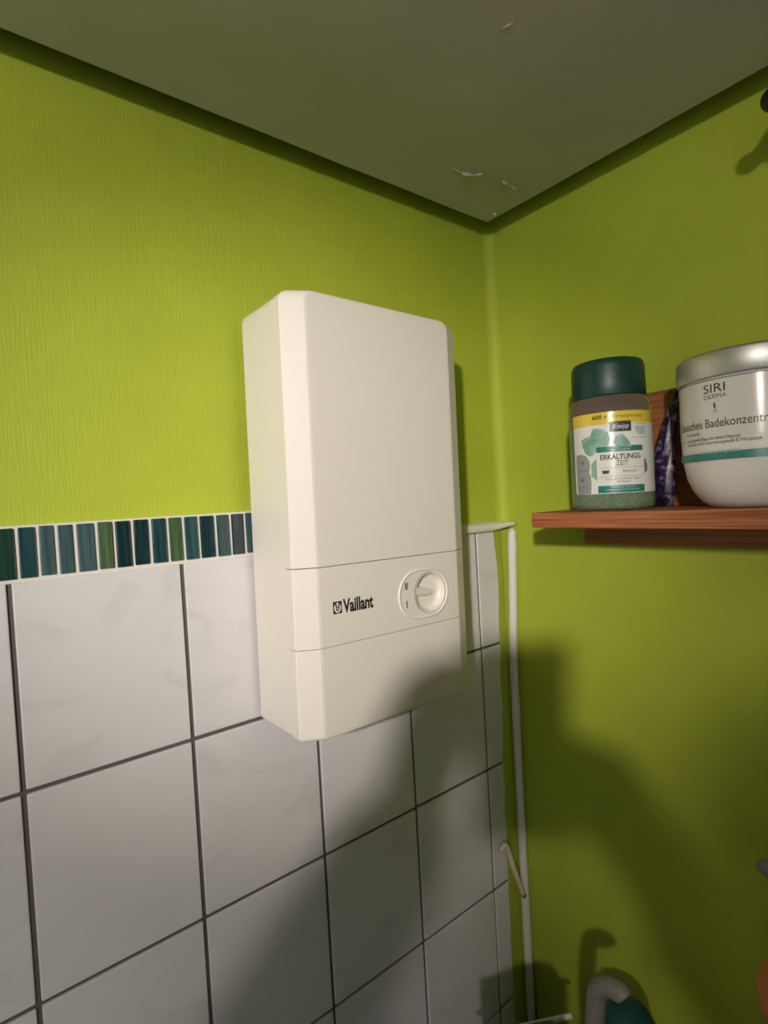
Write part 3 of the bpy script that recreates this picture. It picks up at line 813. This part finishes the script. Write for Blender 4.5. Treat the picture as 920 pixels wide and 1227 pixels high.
# grey bottle with a bent neck
HXp = -0.185
A0 = onX((712, 1240), HXp); A1 = onX((714, 1200), HXp); A2 = onX((717, 1186), HXp); A3 = onX((728, 1182), HXp); A4 = onX((742, 1188), HXp); A5 = onX((748, 1196), HXp)
bb = empty('cleaner_bottle', (HXp, A0.y, CZ)); tag(bb, 'grey bottle neck with a hooked bend in the dark bottom corner', 'bottle')
def putb(o): o.location = -bb.location; return o
neck = smooth_path([Vector((HXp, A0.y, A0.z - 0.06)), A0, A1, A2, A3, A4, A5], 7)
putb(from_bm('neck', tube_bm(neck, [0.0105] * (len(neck) - 2) + [0.0100, 0.0085], 18), M['tube'], bb, True))
zb = neck[0].z - CZ
prof = [(0.030, 0.0), (0.034, 0.004), (0.035, 0.02), (0.035, zb * 0.62), (0.031, zb * 0.78), (0.021, zb * 0.9), (0.0125, zb * 0.98), (0.0105, zb + 0.004)]
putb(from_bm('body', lathe_bm(prof, 32, HXp, A0.y, CZ), M['tube'], bb, True))
# teal bottle
T0 = onX((744, 1199), -0.115)
tb = empty('teal_bottle', (-0.115, T0.y - 0.008, CZ)); tag(tb, 'dark teal bottle shoulder behind the grey hooked neck at the bottom edge', 'bottle')
ht = T0.z - CZ
prof = [(0.030, 0.0), (0.034, 0.004), (0.034, ht - 0.035), (0.031, ht - 0.020), (0.024, ht - 0.008), (0.012, ht - 0.001), (0.002, ht)]
from_bm('body', lathe_bm(prof, 32), M['tealp'], tb, True)
from_bm('base_ring', lathe_bm([(0.0335, 0.006), (0.0350, 0.008), (0.0350, 0.016), (0.0335, 0.018)], 32), M['tube'], tb, True)
# carton standing in the corner of the cabinet, its top just out of view
ct = empty('carton_box', (-0.262, -0.190, CZ)); ct.rotation_euler = (0, 0, math.radians(-32))
tag(ct, 'grey carton standing in the dark corner below the white pipe', 'box')
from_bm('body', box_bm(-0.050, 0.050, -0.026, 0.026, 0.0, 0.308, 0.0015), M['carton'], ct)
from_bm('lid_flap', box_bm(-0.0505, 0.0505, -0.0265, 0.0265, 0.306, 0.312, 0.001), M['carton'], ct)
# white stick leaning in the corner
S0, S1 = onX((686, 1217), -0.13), onX((640, 1227), -0.16)
dS = (S1 - S0).normalized()
stick = from_bm('plastic_stick', tube_bm([S0, S0 + dS * 0.004, S0 + dS * 0.06, S0 + dS * 0.14], [0.0028, 0.0034, 0.0034, 0.0034], 12), M['white'], None, True)
tag(stick, 'slim white plastic stick lying at the bottom edge beside the pipe', 'stick')
# small lower wall shelf at the right edge, out of view, carrying a vase and a sprayer
LZ = -0.43
low = empty('lower_shelf', (0, -0.40, LZ)); tag(low, 'small lower wall shelf carrying the orange vase', 'shelf')
o = from_bm('shelf_board', box_bm(-0.27, -0.0005, -0.80, -0.36, LZ - 0.018, LZ, 0.0015), M['wood'], low); o.location = -low.location
for yb in (-0.42, -0.72):
    o = from_bm('bracket', box_bm(-0.20, -0.0005, yb - 0.008, yb + 0.008, LZ - 0.040, LZ - 0.0185, 0.001), M['black'], low); o.location = -low.location
V0 = onX((909, 1163), -0.20)
vs_ = empty('bellied_vase', (-0.20, V0.y - 0.055, LZ)); tag(vs_, 'orange bellied vase cut by the right edge near the bottom', 'vase')
hb = V0.z - LZ
prof = [(0.022, 0.0), (0.027, 0.003), (0.030, hb * 0.35), (0.036, hb * 0.65), (0.046, hb - 0.028), (0.0530, hb - 0.010), (0.0545, hb), (0.0530, hb + 0.010), (0.043, hb + 0.027), (0.028, hb + 0.040), (0.019, hb + 0.048), (0.016, hb + 0.058), (0.018, hb + 0.066), (0.015, hb + 0.066), (0.013, hb + 0.056)]
from_bm('body', lathe_bm(prof, 40), M['orange'], vs_, True)
G0 = onX((908, 1033), -0.045)
sb = empty('spray_bottle', (-0.045, G0.y - 0.075, LZ)); tag(sb, 'pale grey sprayer nozzle poking in at the right edge above the orange vase', 'bottle')
hg = G0.z - LZ
from_bm('body', lathe_bm([(0.028, 0.0), (0.031, 0.004), (0.031, hg * 0.55), (0.024, hg * 0.72), (0.012, hg * 0.82), (0.012, hg * 0.90)], 32), M['white'], sb, True)
from_bm('nozzle', tube_bm([(0, -0.03, hg + 0.004), (0, 0.0, hg + 0.003), (0, 0.045, hg - 0.001), (0, 0.069, hg - 0.003), (0, 0.075, hg - 0.003)], [0.010, 0.013, 0.012, 0.0075, 0.005], 16), M['lilac'], sb, True)
from_bm('collar', lathe_bm([(0.0135, hg * 0.86), (0.0145, hg * 0.88), (0.0145, hg - 0.012), (0.0135, hg - 0.008)], 24), M['lilac'], sb, True)
from_bm('trigger', tube_bm([(0, 0.022, hg - 0.010), (0, 0.034, hg - 0.030), (0, 0.030, hg - 0.055)], [0.004, 0.004, 0.003], 10), M['lilac'], sb, True)

# ================================================================== CEILING SPOTLIGHT (behind the viewer) WITH ADDED FILL HEAD
bc = (LAMP + FILL_LAMP) / 2
lamp = empty('ceiling_spotlight', (bc.x, bc.y, ZC)); tag(lamp, 'lit swivel ceiling spotlight with an added fill head, behind the viewer', 'lamp')
def putl(o): o.location = -lamp.location; return o
from_bm('base', lathe_bm([(0.006, -0.018), (0.070, -0.018), (0.080, -0.012), (0.080, 0.0)], 32), M['white'], lamp, True)
for lp, aim in ((LAMP, LAMP_AIM), (FILL_LAMP, FILL_LAMP_AIM)):  # the second head is made up to carry the fill light
    ax_ = (aim - lp).normalized(); rear = lp - ax_ * 0.090; front = lp - ax_ * 0.022
    mid = rear.lerp(front, 0.3); top = Vector((bc.x + (mid.x - bc.x) * 0.6, bc.y + (mid.y - bc.y) * 0.6, ZC - 0.016))
    putl(from_bm('arm', tube_bm([top, top - Vector((0, 0, 1)) * 0.03, mid], 0.006, 12), M['white'], lamp, True))
    hs = putl(from_bm('housing', tube_bm([rear, rear + ax_ * 0.006, rear + ax_ * 0.025, front - ax_ * 0.004, front], [0.020, 0.027, 0.030, 0.031, 0.031], 28), M['white'], lamp, True))
    from_bm('lens', tube_bm([front + ax_ * 0.0003, front + ax_ * 0.0015], [0.026, 0.025], 28), M['bulb'], hs, True)

# ================================================================== PERSON WITH PHONE (behind the viewer, casts the shadow)
F = Vector((-C_BACK.x, -C_BACK.y, 0)).normalized(); Rt = Vector((F.y, -F.x, 0)); UP = Vector((0, 0, 1))
def capsule(bm, p0, r0, p1, r1, n=16):
    p0, p1 = Vector(p0), Vector(p1); ax = (p1 - p0); L_ = ax.length
    t = ax.normalized(); u = t.orthogonal().normalized(); v = t.cross(u); rings = []
    for k in range(1, 5):
        a = -math.pi / 2 + math.pi / 2 * k / 4
        rings.append((p0 + t * r0 * math.sin(a), r0 * math.cos(a)))
    for k in range(0, 4):
        a = math.pi / 2 * k / 4
        rings.append((p1 + t * r1 * math.sin(a), r1 * math.cos(a)))
    vr = [[bm.verts.new(c + (u * math.cos(2 * math.pi * i / n) + v * math.sin(2 * math.pi * i / n)) * r) for i in range(n)] for c, r in rings]
    b0 = bm.verts.new(p0 - t * r0); b1 = bm.verts.new(p1 + t * r1)
    for a, b in zip(vr, vr[1:]):
        for i in range(n): bm.faces.new((a[i], a[(i + 1) % n], b[(i + 1) % n], b[i]))
    for i in range(n):
        bm.faces.new((b0, vr[0][(i + 1) % n], vr[0][i])); bm.faces.new((b1, vr[-1][i], vr[-1][(i + 1) % n]))
def ellipsoid(bm, c, rx, ry, rz):                      # rx along Rt, ry along F
    b = bmesh.new(); bmesh.ops.create_uvsphere(b, u_segments=24, v_segments=16, radius=1.0)
    for v in b.verts: v.co = Vector(c) + Rt * v.co.x * rx + F * v.co.y * ry + UP * v.co.z * rz
    me = bpy.data.meshes.new('t'); b.to_mesh(me); b.free(); bm.from_mesh(me); bpy.data.meshes.remove(me)
def remesh(name, bm, voxel, material, parent, smooth_it=4):
    o = from_bm(name, bm, material, None)
    m1 = o.modifiers.new('r', 'REMESH'); m1.mode = 'VOXEL'; m1.voxel_size = voxel
    m2 = o.modifiers.new('s', 'SMOOTH'); m2.iterations = smooth_it; m2.factor = 0.5
    bpy.context.view_layer.update()
    me = bpy.data.meshes.new_from_object(o.evaluated_get(bpy.context.evaluated_depsgraph_get()))
    bpy.data.objects.remove(o)
    return link(name, me, material, parent, True)
HC = CAM - F * 0.35 + Rt * 0.042 + Vector((0, 0, 0.240 - CAM.z))     # head centre
NB = HC - F * 0.035 - UP * 0.165
def ik(a, b, l1, l2, hint):
    d = (b - a); L_ = min(d.length, (l1 + l2) * 0.995); t = d.normalized()
    x = (l1 * l1 - l2 * l2 + L_ * L_) / (2 * L_); h = math.sqrt(max(l1 * l1 - x * x, 0))
    n_ = (hint - t * hint.dot(t)).normalized()
    return a + t * x + n_ * h
PH_C = CAM + C_BACK * 0.0075 - C_RIGHT * 0.020 - C_UP * 0.050   # phone centre
sides = {}
for s in (1, -1):
    sh = NB + Rt * 0.165 * s - UP * 0.02
    edge = PH_C + C_RIGHT * 0.040 * s
    lift = 0.062 if s < 0 else 0.0
    edge = edge + C_UP * lift
    palm = edge - C_UP * 0.035 + C_RIGHT * 0.029 * s + C_BACK * 0.020
    wrist = palm - C_UP * 0.055 + C_RIGHT * 0.022 * s + C_BACK * 0.040
    el = ik(sh, wrist, 0.285, 0.25, Rt * 0.75 * s - UP * 0.9 - F * 0.1)
    sides[s] = (sh, el, wrist, palm, edge)
body_bm = bmesh.new()
ellipsoid(body_bm, HC + UP * 0.02, 0.073, 0.092, 0.092)          # skull
ellipsoid(body_bm, HC - UP * 0.045 + F * 0.018, 0.058, 0.068, 0.066)   # jaw
capsule(body_bm, HC + F * 0.088 + UP * 0.004, 0.009, HC + F * 0.103 - UP * 0.022, 0.013)   # nose
capsule(body_bm, HC + F * 0.080 - UP * 0.055 - Rt * 0.016, 0.008, HC + F * 0.080 - UP * 0.055 + Rt * 0.016, 0.008)  # lips
for s in (1, -1):
    ellipsoid(body_bm, HC + Rt * 0.076 * s - UP * 0.008 - F * 0.008, 0.010, 0.018, 0.030)  # ears
    capsule(body_bm, HC + F * 0.080 + Rt * 0.018 * s + UP * 0.026, 0.008, HC + F * 0.070 + Rt * 0.046 * s + UP * 0.026, 0.007)  # brow
capsule(body_bm, NB + UP * 0.0, 0.056, HC - UP * 0.05 - F * 0.02, 0.052)
PEL = NB - F * 0.0 - UP * 0.53
def torso(bm, g):
    ellipsoid(bm, NB - UP * 0.13, 0.165 + g, 0.105 + g, 0.16 + g)
    ellipsoid(bm, NB - UP * 0.32, 0.140 + g, 0.098 + g, 0.19 + g)
    ellipsoid(bm, PEL, 0.155 + g, 0.105 + g, 0.13 + g)
    for s in (1, -1): capsule(bm, NB + Rt * 0.05 * s - UP * 0.015, 0.05 + g, sides[s][0], 0.055 + g)
torso(body_bm, 0)
legs = {}
for s in (1, -1):
    hip = PEL + Rt * 0.085 * s - UP * 0.05; kn = PEL + Rt * 0.10 * s - UP * 0.47 + F * 0.02
    an = Vector((kn.x, kn.y, ZF + 0.085)) - F * 0.02; toe = Vector((an.x, an.y, ZF + 0.032)) + F * 0.15; heel = Vector((an.x, an.y, ZF + 0.035)) - F * 0.03
    legs[s] = (hip, kn, an, toe, heel)
    capsule(body_bm, hip, 0.085, kn, 0.055); capsule(body_bm, kn, 0.055, an, 0.036)
    capsule(body_bm, an, 0.036, heel, 0.03); capsule(body_bm, heel, 0.03, toe, 0.026)
    sh, el, wr, palm, edge = sides[s]
    capsule(body_bm, sh, 0.052, el, 0.039); capsule(body_bm, el, 0.038, wr, 0.026)
    capsule(body_bm, wr, 0.024, palm, 0.023); capsule(body_bm, wr, 0.022, palm - C_UP * 0.01 - C_RIGHT * 0.006 * s, 0.022)
    capsule(body_bm, palm + C_UP * 0.022, 0.014, palm - C_UP * 0.022, 0.016)
    for i, ln in enumerate((0.92, 1.0, 0.95, 0.78)):                  # fingers round the back of the phone
        b0 = palm + C_UP * (0.030 - 0.021 * i) - C_RIGHT * 0.002 * s
        b1 = edge + C_UP * (-0.006 - 0.020 * i) + C_RIGHT * 0.010 * s - C_BACK * 0.008
        b2 = b1 - C_RIGHT * 0.024 * ln * s - C_BACK * 0.006 - C_UP * 0.001
        b3 = b2 - C_RIGHT * 0.020 * ln * s + C_BACK * 0.002
        capsule(body_bm, b0, 0.0095, b1, 0.0088, 12); capsule(body_bm, b1, 0.0086, b2, 0.0080, 12); capsule(body_bm, b2, 0.0080, b3, 0.0070, 12)
    t0 = palm - C_UP * 0.012 + C_BACK * 0.006; t1 = edge + C_BACK * 0.020 - C_UP * 0.022 + C_RIGHT * 0.006 * s; t2 = edge + C_BACK * 0.016 + C_UP * 0.004 - C_RIGHT * 0.016 * s
    capsule(body_bm, t0, 0.012, t1, 0.0105, 12); capsule(body_bm, t1, 0.0102, t2, 0.0088, 12)
person = remesh('person', body_bm, 0.0042, M['skin'], None, 3)
tag(person, 'person in dark sweater holding up a phone with both hands, behind the viewer', 'person')
for s in (1, -1):
    b = bmesh.new(); bmesh.ops.create_uvsphere(b, u_segments=12, v_segments=8, radius=0.011)
    bmesh.ops.translate(b, verts=b.verts[:], vec=HC + F * 0.080 + Rt * 0.031 * s + UP * 0.006)
    from_bm('eye', b, M['eye'], person, True)
b = bmesh.new(); ellipsoid(b, HC + UP * 0.030 - F * 0.016, 0.082, 0.092, 0.094); ellipsoid(b, HC - UP * 0.03 - F * 0.05, 0.070, 0.055, 0.09)
remesh('hair', b, 0.006, M['hair'], person)
b = bmesh.new(); torso(b, 0.014)
for s in (1, -1):
    sh, el, wr, palm, edge = sides[s]
    capsule(b, sh, 0.066, el, 0.053); capsule(b, el, 0.052, wr + (el - wr) * 0.08, 0.038)
remesh('sweater', b, 0.007, M['knit'], person)
b = bmesh.new(); ellipsoid(b, PEL - UP * 0.03, 0.160, 0.112, 0.12)
for s in (1, -1):
    hip, kn, an, toe, heel = legs[s]
    capsule(b, hip, 0.096, kn, 0.068); capsule(b, kn, 0.068, an + UP * 0.02, 0.055)
remesh('trousers', b, 0.008, M['denim'], person)
for s in (1, -1):
    hip, kn, an, toe, heel = legs[s]
    b = bmesh.new(); capsule(b, heel + UP * 0.006, 0.040, toe + UP * 0.004, 0.036); capsule(b, heel + UP * 0.01, 0.04, an, 0.045)
    for v in b.verts: v.co.z = max(v.co.z, ZF + 0.001)
    remesh('shoe', b, 0.006, M['shoe'], person)
phone = empty('mobile_phone', PH_C); phone.rotation_euler = cam.rotation_euler
tag(phone, 'black mobile phone held up in both hands, behind the viewer', 'phone')
from_bm('body', box_bm(-0.038, 0.038, -0.080, 0.080, -0.004, 0.004, 0.003, 3), M['phone'], phone)
from_bm('screen', box_bm(-0.0355, 0.0355, -0.0765, 0.0765, 0.0040, 0.0043), M['phone'], phone)
from_bm('lens_ring', lathe_bm([(0.0080, -0.0038), (0.0080, -0.0052), (0.0062, -0.0052), (0.0060, -0.0042)][::-1], 24, 0.020, 0.050, 0, False, False), M['alu'], phone, True)
